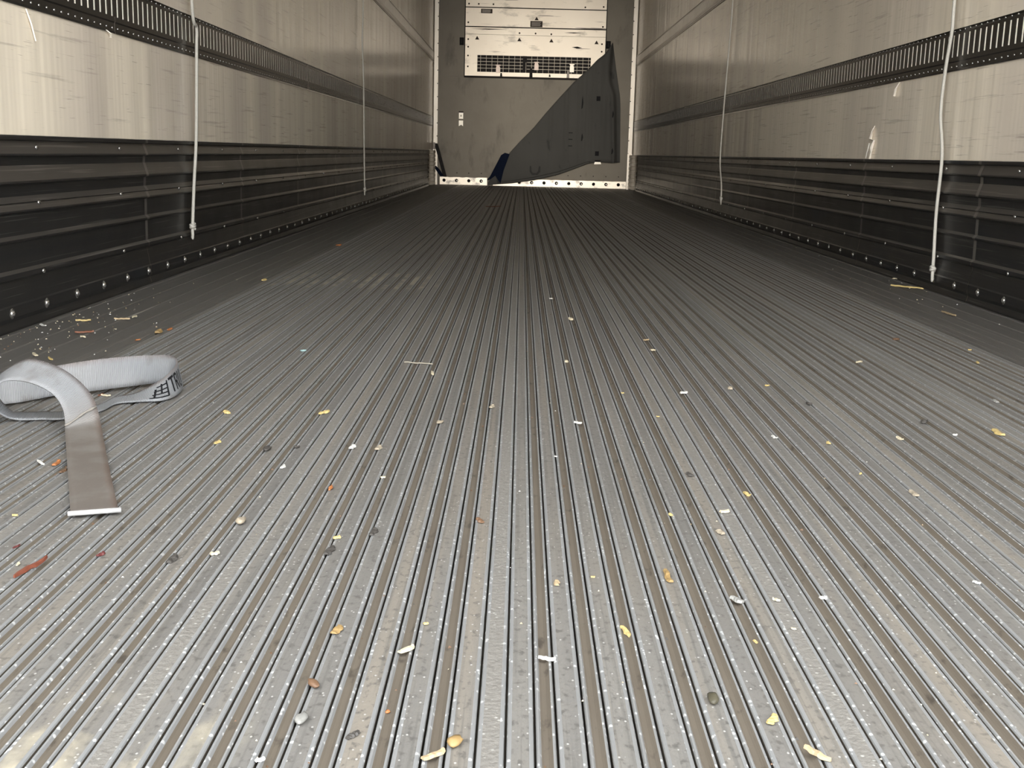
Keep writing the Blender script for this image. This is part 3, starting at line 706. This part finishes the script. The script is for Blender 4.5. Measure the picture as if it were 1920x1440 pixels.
# black printed mark and letters on the outward face
sgn = -1 if row_n(KEY[19]).y > 0 else 1
PR = MB()
def pr_poly(poly):                                         # polygon in (along, across) on the strap face
    c = Vector((sum(p[0] for p in poly) / len(poly), sum(p[1] for p in poly) / len(poly)))
    PR.add([strap_pt(p[0], p[1], sgn * (TH / 2 + .0005)) for p in poly], [tuple(range(len(poly)))])
def pr_bar(u0, v0, u1, v1, w, wv=None):
    dv = Vector(((u1 - u0), (v1 - v0) * .05)); L_ = dv.length; nx, ny = -dv.y / L_ * w / 2, dv.x / L_ * w / 2
    n = max(1, int(L_ / .004))
    for k in range(n):
        t0, t1 = k / n, (k + 1) / n
        p0 = (u0 + (u1 - u0) * t0, v0 + (v1 - v0) * t0); p1 = (u0 + (u1 - u0) * t1, v0 + (v1 - v0) * t1)
        pr_poly([(p0[0] + nx, p0[1] + ny / .05), (p0[0] - nx, p0[1] - ny / .05), (p1[0] - nx, p1[1] - ny / .05), (p1[0] + nx, p1[1] + ny / .05)])
U0_ = us[KEY[19]] - .012
w = .0042
pr_bar(U0_ - .006, .14, U0_ + .030, .14, .003); pr_bar(U0_ + .000, .32, U0_ + .030, .32, .003); pr_bar(U0_ + .004, .50, U0_ + .030, .50, .003); pr_bar(U0_ + .010, .70, U0_ + .034, .70, .003)
pr_bar(U0_ + .002, .14, U0_ + .008, .62, .0035); pr_bar(U0_ + .016, .32, U0_ + .020, .78, .0035); pr_bar(U0_ + .029, .14, U0_ + .034, .82, .0040)
u1 = U0_ + .040
pr_bar(u1, .80, u1 + .024, .80, .005); pr_bar(u1 + .010, .18, u1 + .013, .78, .0055)                                     # T
u1 += .028
pr_bar(u1, .18, u1 + .003, .82, .0055); pr_bar(u1 + .003, .80, u1 + .016, .80, .005); pr_bar(u1 + .002, .50, u1 + .015, .50, .0045)
pr_bar(u1 + .017, .54, u1 + .018, .78, .005); pr_bar(u1 + .009, .48, u1 + .018, .18, .005)                                    # R
u1 += .026
pr_bar(u1, .26, u1 + .003, .82, .0055); pr_bar(u1 + .002, .20, u1 + .014, .20, .005); pr_bar(u1 + .016, .26, u1 + .019, .82, .0055)  # U
build('printed_letters', PR, INK, strap, label='black printed mark and letters TRU')
CHIPS=[
(-0.051, 0.735, 0.0196, 0.0062, 0.78, 'tan', 'wood_chip', 'blunt pale tan wood chip beside the round ochre husk at the bottom of the photo'),
(-0.037, 0.75, 0.0146, 0.01, 1.08, 'ochre', 'seed_husk', 'round ochre husk resting in a groove beside the blunt tan chip'),
(-0.087, 0.907, 0.0176, 0.006, 0.94, 'cream', 'wood_chip', 'slim cream wood chip left of the centre joint, below the yellow crumb'),
(0.032, 0.897, 0.0149, 0.0054, -0.18, 'white', 'paint_flake', 'whitish ragged flake lying across the grooves near the centre joint'),
(0.105, 0.964, 0.0213, 0.0058, -1.21, 'yellow', 'wood_chip', 'yellow wood chip tilted down to the right on a rib right of centre'),
(-0.091, 0.803, 0.0046, 0.0037, 0.73, 'orange', 'seed', 'small round orange seed on a rib left of the bottom centre'),
(-0.075, 0.961, 0.0046, 0.0037, 0.48, 'yellow', 'wood_crumb', 'small yellow crumb in a brown channel just above the slim cream chip'),
(0.045, 1.068, 0.0129, 0.0058, -1.47, 'tan', 'wood_crumb', 'tan crumb in the brown channel right of the centre joint'),
(0.082, 1.088, 0.0043, 0.0034, 0.07, 'yellow', 'wood_crumb', 'tiny yellow crumb just right of the tan crumb in the centre channel'),
(0.221, 0.749, 0.0224, 0.0054, -0.84, 'tan', 'wood_splinter', 'long tan splinter at the bottom right edge of the photo'),
(0.2, 0.799, 0.0164, 0.0072, 1.2, 'yellow', 'wood_chip', 'oval bright yellow chip with dark bits below, in a channel at bottom right'),
(0.16, 0.828, 0.0177, 0.007, -1.61, 'olive', 'pebble', 'dark olive pebble sitting in a brown channel right of bottom centre'),
(0.255, 1.039, 0.0077, 0.0038, -0.5, 'cream', 'wood_splinter', 'short cream sliver lying beside a clear flake at lower right'),
(0.303, 1.05, 0.0069, 0.0055, 0.28, 'white', 'paint_flake', 'white flake right of the short cream sliver at lower right'),
(0.256, 0.972, 0.0044, 0.0035, 0.07, 'cream', 'wood_crumb', 'tiny cream bar on a rib below the short cream sliver'),
(0.218, 0.951, 0.0069, 0.0029, -1.18, 'yellow', 'wood_crumb', 'tiny pointed yellow crumb above the oval yellow chip'),
(-0.151, 0.941, 0.0175, 0.0074, 1.45, 'ochre', 'wood_chip', 'ragged ochre chip in a channel at lower left of centre'),
(-0.153, 0.836, 0.0157, 0.0051, -0.99, 'brown', 'seed_husk', 'brown seed husk with a pointed tip in a lower left channel'),
(-0.152, 0.779, 0.0177, 0.008, 1.48, 'grey', 'pebble', 'grey pebble wedged in a channel near the bottom left'),
(-0.111, 0.759, 0.0125, 0.0051, 1.07, 'darkgrey', 'wood_chip', 'dark grey chip with a pale edge near the bottom left of centre'),
(-0.17, 0.723, 0.007, 0.0044, 0.73, 'white', 'paint_flake', 'white drop shaped flake on a rib at the bottom left edge'),
(-0.475, 1.072, 0.0566, 0.0058, 1.41, 'red', 'bark_stick', 'long reddish bark stick at the left edge of the photo'),
(-0.515, 1.131, 0.012, 0.0027, 1.38, 'darkred', 'wood_splinter', 'thin dark red sliver just above the long bark stick'),
(-0.421, 1.114, 0.0121, 0.0054, 1.44, 'darkred', 'wood_chip', 'dark red chip in a channel below the strap end'),
(-0.6, 1.449, 0.0256, 0.007, 1.74, 'orange', 'wood_chip', 'orange wood chip left of the strap tail'),
(-0.578, 1.415, 0.0158, 0.006, 1.57, 'brown', 'wood_chip', 'small brown chip touching the left edge of the strap tail'),
(-0.622, 1.452, 0.0216, 0.0044, -0.77, 'white', 'wood_splinter', 'white sliver left of the orange wood chip'),
(-0.56, 1.231, 0.0064, 0.0037, 0.09, 'yellow', 'wood_splinter', 'short yellow sliver left of the strap end'),
(-0.492, 1.081, 0.0091, 0.0033, 1.79, 'cream', 'wood_crumb', 'cream crumb beside the upper side of the bark stick'),
(-0.345, 1.106, 0.0206, 0.008, 1.58, 'darkgrey', 'wood_chip', 'dark clump with a yellow fleck in a channel right of the strap end'),
(-0.307, 1.125, 0.0092, 0.0068, 0.69, 'cream', 'wood_chip', 'blocky cream chip casting a shadow in a channel on the left'),
(-0.305, 1.228, 0.0217, 0.0089, 1.55, 'beige', 'seed_husk', 'beige husk with a dark tail in a channel on the left'),
(-0.19, 1.185, 0.0083, 0.0057, 0.8, 'yellow', 'wood_chip', 'short yellow chip above a dark clump left of centre'),
(-0.191, 1.142, 0.0255, 0.0083, 1.5, 'darkgrey', 'wood_chip', 'dark clump directly below the short yellow chip left of centre'),
(-0.153, 1.207, 0.0213, 0.0073, 1.51, 'darkgrey', 'wood_chip', 'dark crumbled clump to the right of the short yellow chip'),
(-0.227, 1.369, 0.0191, 0.005, 1.6, 'orange', 'wood_splinter', 'orange splinter in a channel left of centre'),
(-0.305, 1.459, 0.0122, 0.0062, 1.46, 'white', 'wood_crumb', 'pale crumb with a reddish edge far right of the strap tail'),
(-0.169, 1.427, 0.0064, 0.0051, 0.4, 'cream', 'wood_crumb', 'cream crumb on a rib to the right of the orange splinter'),
(-0.305, 1.782, 0.0236, 0.0086, 1.13, 'yellow', 'wood_chip', 'bright yellow chip alone on a rib left of centre in mid floor'),
(-0.456, 1.765, 0.016, 0.0085, -0.82, 'yellow', 'wood_crumb', 'yellow curl in a channel between the strap loop and the bright yellow chip'),
(-0.422, 1.578, 0.0147, 0.0067, 1.41, 'yellow', 'wood_crumb', 'small yellow chip in a channel right of the strap tail'),
(-0.444, 2.344, 0.0121, 0.0085, 0.64, 'cyan', 'plastic_flake', 'pale cyan plastic flake on the floor left of centre'),
(-0.229, 1.571, 0.0175, 0.0086, 1.57, 'white', 'wood_crumb', 'white and brown crumb in a channel below the bright yellow chip'),
(-0.192, 1.569, 0.019, 0.0085, 1.48, 'beige', 'wood_crumb', 'beige crumb pair in a channel right of the white and brown crumb'),
(-0.345, 1.547, 0.0216, 0.0084, 1.49, 'darkgrey', 'dirt_clod', 'dark dirt clod in a channel left of the white and brown crumb'),
(-0.307, 1.563, 0.0094, 0.0075, 0.75, 'darkgrey', 'dirt_clod', 'small dark grey dirt clod between two ribs left of centre'),
(0.301, 2.013, 0.0145, 0.0085, 0.54, 'white', 'wood_chip', 'bright white chip on a rib right of centre in mid floor'),
(0.393, 2.063, 0.0173, 0.01, -1.51, 'beige', 'wood_crumb', 'beige crumb in a channel to the right of the bright white chip'),
(0.469, 2.102, 0.0116, 0.0064, 0.86, 'yellow', 'wood_crumb', 'tiny yellow crumb right of the beige crumb in mid floor'),
(0.232, 1.819, 0.0053, 0.0042, 0.12, 'yellow', 'wood_crumb', 'tiny yellow crumb below and left of the bright white chip'),
(0.395, 1.697, 0.0143, 0.0062, -1.26, 'white', 'wood_crumb', 'white chip with a dark side in a channel below right of the bright white chip'),
(0.509, 1.945, 0.0163, 0.0094, -1.44, 'darkgrey', 'dirt_clod', 'dark crumb in a channel on the right of mid floor'),
(0.47, 1.669, 0.0124, 0.0061, -1.54, 'yellow', 'wood_crumb', 'pale yellow crumb right of the white chip with a dark side'),
(0.297, 2.471, 0.0108, 0.0086, 0.15, 'cream', 'wood_crumb', 'cream crumb above the bright white chip, lower of two'),
(0.297, 2.61, 0.0194, 0.0079, 1.0, 'tan', 'wood_crumb', 'tan crumb above the bright white chip, upper of two'),
(0.762, 1.765, 0.0361, 0.0107, -1.52, 'yellow', 'wood_chip', 'large bright yellow chip near the right edge of the photo'),
(0.589, 1.708, 0.0152, 0.0072, -1.21, 'cream', 'wood_chip', 'cream chip beside a rib left of the large bright yellow chip'),
(0.687, 1.743, 0.0095, 0.0042, 0.39, 'white', 'wood_splinter', 'short white sliver between the cream chip and the large yellow chip'),
(0.667, 1.827, 0.0221, 0.0088, 1.03, 'darkgrey', 'dirt_clod', 'dark clod in a channel above the cream chip at right'),
(0.858, 2.01, 0.0168, 0.0085, -1.61, 'grey', 'wood_crumb', 'grey folded crumb above the large bright yellow chip'),
(0.722, 2.384, 0.0197, 0.0058, 0.65, 'cream', 'wood_splinter', 'small cream sliver on the right half of the floor'),
(0.986, 2.422, 0.0135, 0.0073, -1.65, 'yellow', 'wood_crumb', 'tiny yellow crumb near the right edge, lower of two'),
(1.031, 2.585, 0.0078, 0.0063, 0.15, 'yellow', 'wood_crumb', 'tiny yellow crumb near the right edge, upper of two'),
(0.906, 2.717, 0.015, 0.0115, 0.16, 'brown', 'wood_chip', 'brown chip on the right half of the floor below the long yellow splinter'),
(0.253, 1.315, 0.0116, 0.0072, 0.47, 'cream', 'wood_chip', 'fan shaped cream chip on a rib right of centre'),
(0.297, 1.403, 0.0162, 0.0051, -1.06, 'yellow', 'wood_splinter', 'thin yellow splinter above the fan shaped cream chip'),
(0.235, 1.237, 0.0136, 0.0075, -1.18, 'beige', 'wood_chip', 'white and brown chip in a channel just below the fan shaped chip'),
(0.234, 1.473, 0.0145, 0.0071, -1.23, 'darkgrey', 'wood_chip', 'dark chip with a pale rim in a channel right of centre'),
(0.158, 1.095, 0.0326, 0.0073, -1.49, 'ochre', 'wood_chip', 'long ochre chip with dark ends in a channel right of centre'),
(0.187, 1.301, 0.0075, 0.0047, -1.17, 'yellow', 'wood_crumb', 'tiny pale yellow crumb left of the fan shaped cream chip'),
(0.217, 1.038, 0.0147, 0.0075, -0.82, 'grey', 'plastic_flake', 'crinkled grey clear plastic flake lying on a rib at lower right'),
(0.512, 1.413, 0.021, 0.0077, -1.39, 'beige', 'wood_chip', 'brown and cream chip in a channel on the right'),
(0.471, 1.101, 0.0083, 0.0047, -0.74, 'white', 'wood_chip', 'ragged white chip near the right edge below the large yellow chip'),
(0.47, 1.503, 0.007, 0.0036, 1.16, 'yellow', 'wood_crumb', 'tiny yellow crumb in a channel left of the brown and cream chip'),
(-0.195, 2.238, 0.0599, 0.0041, -0.23, 'straw', 'straw', 'thin grey straw lying across the ribs left of centre'),
(0.101, 2.318, 0.0173, 0.0098, 1.5, 'cream', 'wood_crumb', 'cream crumb on the floor straight above the centre joint'),
(0.099, 1.758, 0.0128, 0.0074, -0.26, 'white', 'wood_chip', 'white flat chip just right of the centre joint in mid floor'),
(-0.037, 1.256, 0.014, 0.0068, -1.02, 'brown', 'wood_chip', 'brown chip with white flecks in a channel left of the centre joint'),
(-0.117, 1.734, 0.0177, 0.0094, 1.09, 'beige', 'dirt_clod', 'fluffy brownish clod in a channel left of the centre joint'),
(-0.039, 1.858, 0.019, 0.0079, 1.47, 'beige', 'wood_crumb', 'beige crumb in the channel beside the centre joint'),
(-0.159, 2.137, 0.0219, 0.0065, -1.3, 'cream', 'wood_splinter', 'curved cream sliver just below the thin grey straw'),
(0.19, 1.999, 0.0058, 0.0046, 0.13, 'yellow', 'wood_crumb', 'tiny yellow crumb left of the bright white chip'),
(0.058, 1.551, 0.0045, 0.0036, 0.1, 'white', 'wood_crumb', 'tiny white crumb beside the centre joint below the white flat chip'),
(-0.212, 9.006, 0.1747, 0.0272, 0.93, 'rust', 'wood_chip', 'rust red scrap far back on the dark floor near the grey sheet'),
(0.095, 3.325, 0.0112, 0.0089, 0.2, 'white', 'paint_flake', 'small white flake far back on the centre line of the floor'),
(0.135, 2.907, 0.0298, 0.0106, -1.21, 'cream', 'wood_splinter', 'cream sliver far back right of the centre line'),
(1.315, 3.882, 0.118, 0.0117, -0.78, 'yellow', 'wood_splinter', 'long yellow splinter beside the right scuff plate'),
(1.21, 3.208, 0.0956, 0.0078, -1.51, 'tan', 'wood_splinter', 'tan splinter on the right edge strip below the long yellow splinter'),
(1.362, 4.161, 0.0172, 0.0101, 0.24, 'cream', 'wood_crumb', 'cream crumb on the right edge strip behind the long yellow splinter'),
(-1.024, 2.67, 0.0343, 0.0065, 0.44, 'yellow', 'wood_splinter', 'straight yellow splinter on the left edge strip above the brown chip'),
(-0.946, 2.71, 0.0367, 0.0066, 0.18, 'tan', 'wood_splinter', 'straight tan splinter on the left edge strip right of the yellow splinter'),
(-0.929, 2.75, 0.0256, 0.0067, 1.48, 'cream', 'wood_splinter', 'short cream sliver touching the right end of the tan splinter'),
(-0.958, 2.501, 0.0399, 0.0106, 0.41, 'rust', 'wood_chip', 'flat rust brown wood chip on the left edge strip'),
(-0.802, 2.528, 0.0329, 0.0153, 1.77, 'ochre', 'wood_chip', 'curled golden chip on a ridge right of the rust brown chip'),
(-0.791, 2.577, 0.024, 0.0062, 1.46, 'orange', 'wood_splinter', 'small orange sliver just right of the curled golden chip'),
(-0.813, 2.422, 0.0121, 0.0059, 1.1, 'orange', 'wood_crumb', 'small orange crumb left of the curled golden chip'),
(-1.084, 2.583, 0.0264, 0.0078, -0.75, 'white', 'paint_flake', 'white flake at the foot of the left scuff plate'),
(-0.949, 2.216, 0.0289, 0.008, -0.93, 'cream', 'wood_chip', 'cream chip just behind the top of the strap loop'),
(-0.902, 2.176, 0.0283, 0.0053, -0.91, 'yellow', 'wood_splinter', 'yellow sliver behind the strap where its two bands cross'),
(-0.937, 2.438, 0.0137, 0.0059, -0.31, 'cream', 'wood_splinter', 'small cream sliver just in front of the rust brown chip'),
(-0.684, 1.866, 0.0182, 0.0045, -0.25, 'cream', 'wood_splinter', 'cream splinter on the floor inside the right strap loop'),
(-0.701, 1.89, 0.0176, 0.0069, 1.58, 'rust', 'wood_chip', 'small rust chip on the floor inside the right strap loop'),
(-0.787, 5.0, 0.0372, 0.0151, 1.32, 'orange', 'wood_crumb', 'orange crumb far back beside the left scuff plate'),
(-0.802, 3.596, 0.0335, 0.0131, 1.5, 'yellow', 'wood_crumb', 'yellow crumb on the floor far back at left')]

# ================================================================== chips and crumbs on the floor
PAL = dict(tan=(0.201, 0.149, 0.087), ochre=(0.162, 0.104, 0.039), cream=(0.252, 0.220, 0.155), white=(0.265, 0.259, 0.239), yellow=(0.259, 0.194, 0.077), orange=(0.201, 0.071, 0.020), olive=(0.028, 0.024, 0.013), brown=(0.071, 0.037, 0.018),
           grey=(0.116, 0.113, 0.104), darkgrey=(0.024, 0.021, 0.018), red=(0.087, 0.021, 0.009), darkred=(0.051, 0.007, 0.006), beige=(0.162, 0.136, 0.100), cyan=(0.145, 0.213, 0.213), straw=(0.136, 0.123, 0.097), rust=(0.090, 0.032, 0.015))
PM = {k: plain('bit_' + k, v, .65, vary=.30, nscale=260) for k, v in PAL.items()}
def floor_z(x):
    t = (x - FX0) % MODW
    if x < FX0 or x > FX1: return .0013
    if t > NP * P: return .0003
    t %= P
    if t < RW + .002: return .0003
    c = (RW + GR + .0072); return -.0040 if abs(t - c) < .0042 else -.0006
def chip_mesh(name, L, w, mt, rnd):
    L = max(L, .004); flat = name in ('wood_splinter', 'straw', 'bark_stick')
    m = MB()
    if name in ('seed_husk', 'pebble', 'seed', 'dirt_clod'):
        b = bmesh.new(); bmesh.ops.create_icosphere(b, subdivisions=2, radius=.5)
        h = max(w, L * .5) * (.60 if name != 'dirt_clod' else .45)
        sd = rnd.random() * 50
        for v in b.verts:
            k = 1 + (.45 if name == 'dirt_clod' else .32) * noise.noise(v.co * 3 + Vector((sd, 0, 0)))
            v.co = Vector((v.co.x * L * k * (1 - .35 * v.co.y), v.co.y * max(w, L * .5) * k, (v.co.z + .5) * h * k))
        me = bpy.data.meshes.new(name); b.to_mesh(me); b.free(); me.materials.append(mt); me.polygons.foreach_set('use_smooth', [True] * len(me.polygons)); return me
    th = min(.0045, max(.0011, w * (.30 if not flat else .5)))
    n = 7; ring = []
    for i in range(n + 1):
        x = -L / 2 + L * i / n; e = math.sin(math.pi * (.12 + .80 * i / n)) if flat else (.72 + .28 * math.sin(math.pi * i / n))
        e *= .80 + .4 * rnd.random(); bend = w * .25 * math.sin(i * .8 + rnd.random()) * (.6 if flat else .5)
        lift = th * .5 * rnd.random() + (L * .05 * (abs(i - n / 2) / n) ** 2 if not flat else 0)
        ww = w / 2 * e
        ring.append([(x, bend - ww, lift), (x, bend + ww * (.7 + .5 * rnd.random()), lift), (x, bend + ww * .6, lift + th), (x, bend - ww * .5, lift + th * (.7 + .5 * rnd.random()))])
    for q in ring: m.v += q
    for i in range(n):
        for k in range(4): m.f.append((4 * i + k, 4 * i + (k + 1) % 4, 4 * i + 4 + (k + 1) % 4, 4 * i + 4 + k)); m.mi.append(0)
    m.f += [(3, 2, 1, 0), (4 * n, 4 * n + 1, 4 * n + 2, 4 * n + 3)]; m.mi += [0, 0]
    return m.mesh(name, mt)
for i, (x, y, L, w, rot, col, name, lab) in enumerate(CHIPS):
    rnd = random.Random(i + 11)
    c = math.cos(rot); z = max(floor_z(x), floor_z(x + c * L * .35), floor_z(x - c * L * .35)) if L > .008 else floor_z(x)
    put(name, chip_mesh(name, L, w, PM[col], rnd), None, (x, y, z), (0, 0, rot), label=lab, cat=name.replace('_', ' '))
# uncountable pale crumbs
m = MB(); rnd = random.Random(5)
def crumb(x, y, s_):
    a = rnd.random() * 6.28; z = floor_z(x) - .0002; k = [(math.cos(a + q * 2.09) * s_ * (.6 + .8 * rnd.random()), math.sin(a + q * 2.09) * s_ * (.6 + .8 * rnd.random())) for q in range(3)]
    m.add([(x + p, y + q, z) for p, q in k] + [(x, y, z + s_ * .9)], [(0, 1, 3), (1, 2, 3), (2, 0, 3), (0, 2, 1)], rnd.choice((0, 0, 0, 1, 1, 2, 3)))
for _ in range(300): crumb(rnd.uniform(FX0 - .05, FX1 + .05), .72 + 4.2 * rnd.random() ** 1.6, rnd.uniform(.0006, .0015))
for _ in range(170): crumb(XL + .03 + abs(rnd.gauss(0, .11)), rnd.gauss(2.55, .38), rnd.uniform(.001, .0030))
for _ in range(60): crumb(XR - .03 - abs(rnd.gauss(0, .10)), rnd.uniform(3.0, 6.5), rnd.uniform(.001, .0032))
for _ in range(320):                                                             # dark grit lying in the channels
    i, k = rnd.randrange(NM), rnd.randrange(NP); x = FX0 + i * MODW + k * P + RW + GR + rnd.uniform(.0048, .0096)
    n0 = len(m.mi); crumb(x, .72 + 3.4 * rnd.random() ** 1.3, rnd.uniform(.0008, .0026))
    for q in range(n0, len(m.mi)): m.mi[q] = 2 if _ % 3 else 4
build('floor_crumbs', m, [PM['cream'], PM['white'], PM['brown'], PM['tan'], PM['darkgrey']], kind='stuff', label='fine pale crumbs scattered over the ribbed floor', cat='crumbs')
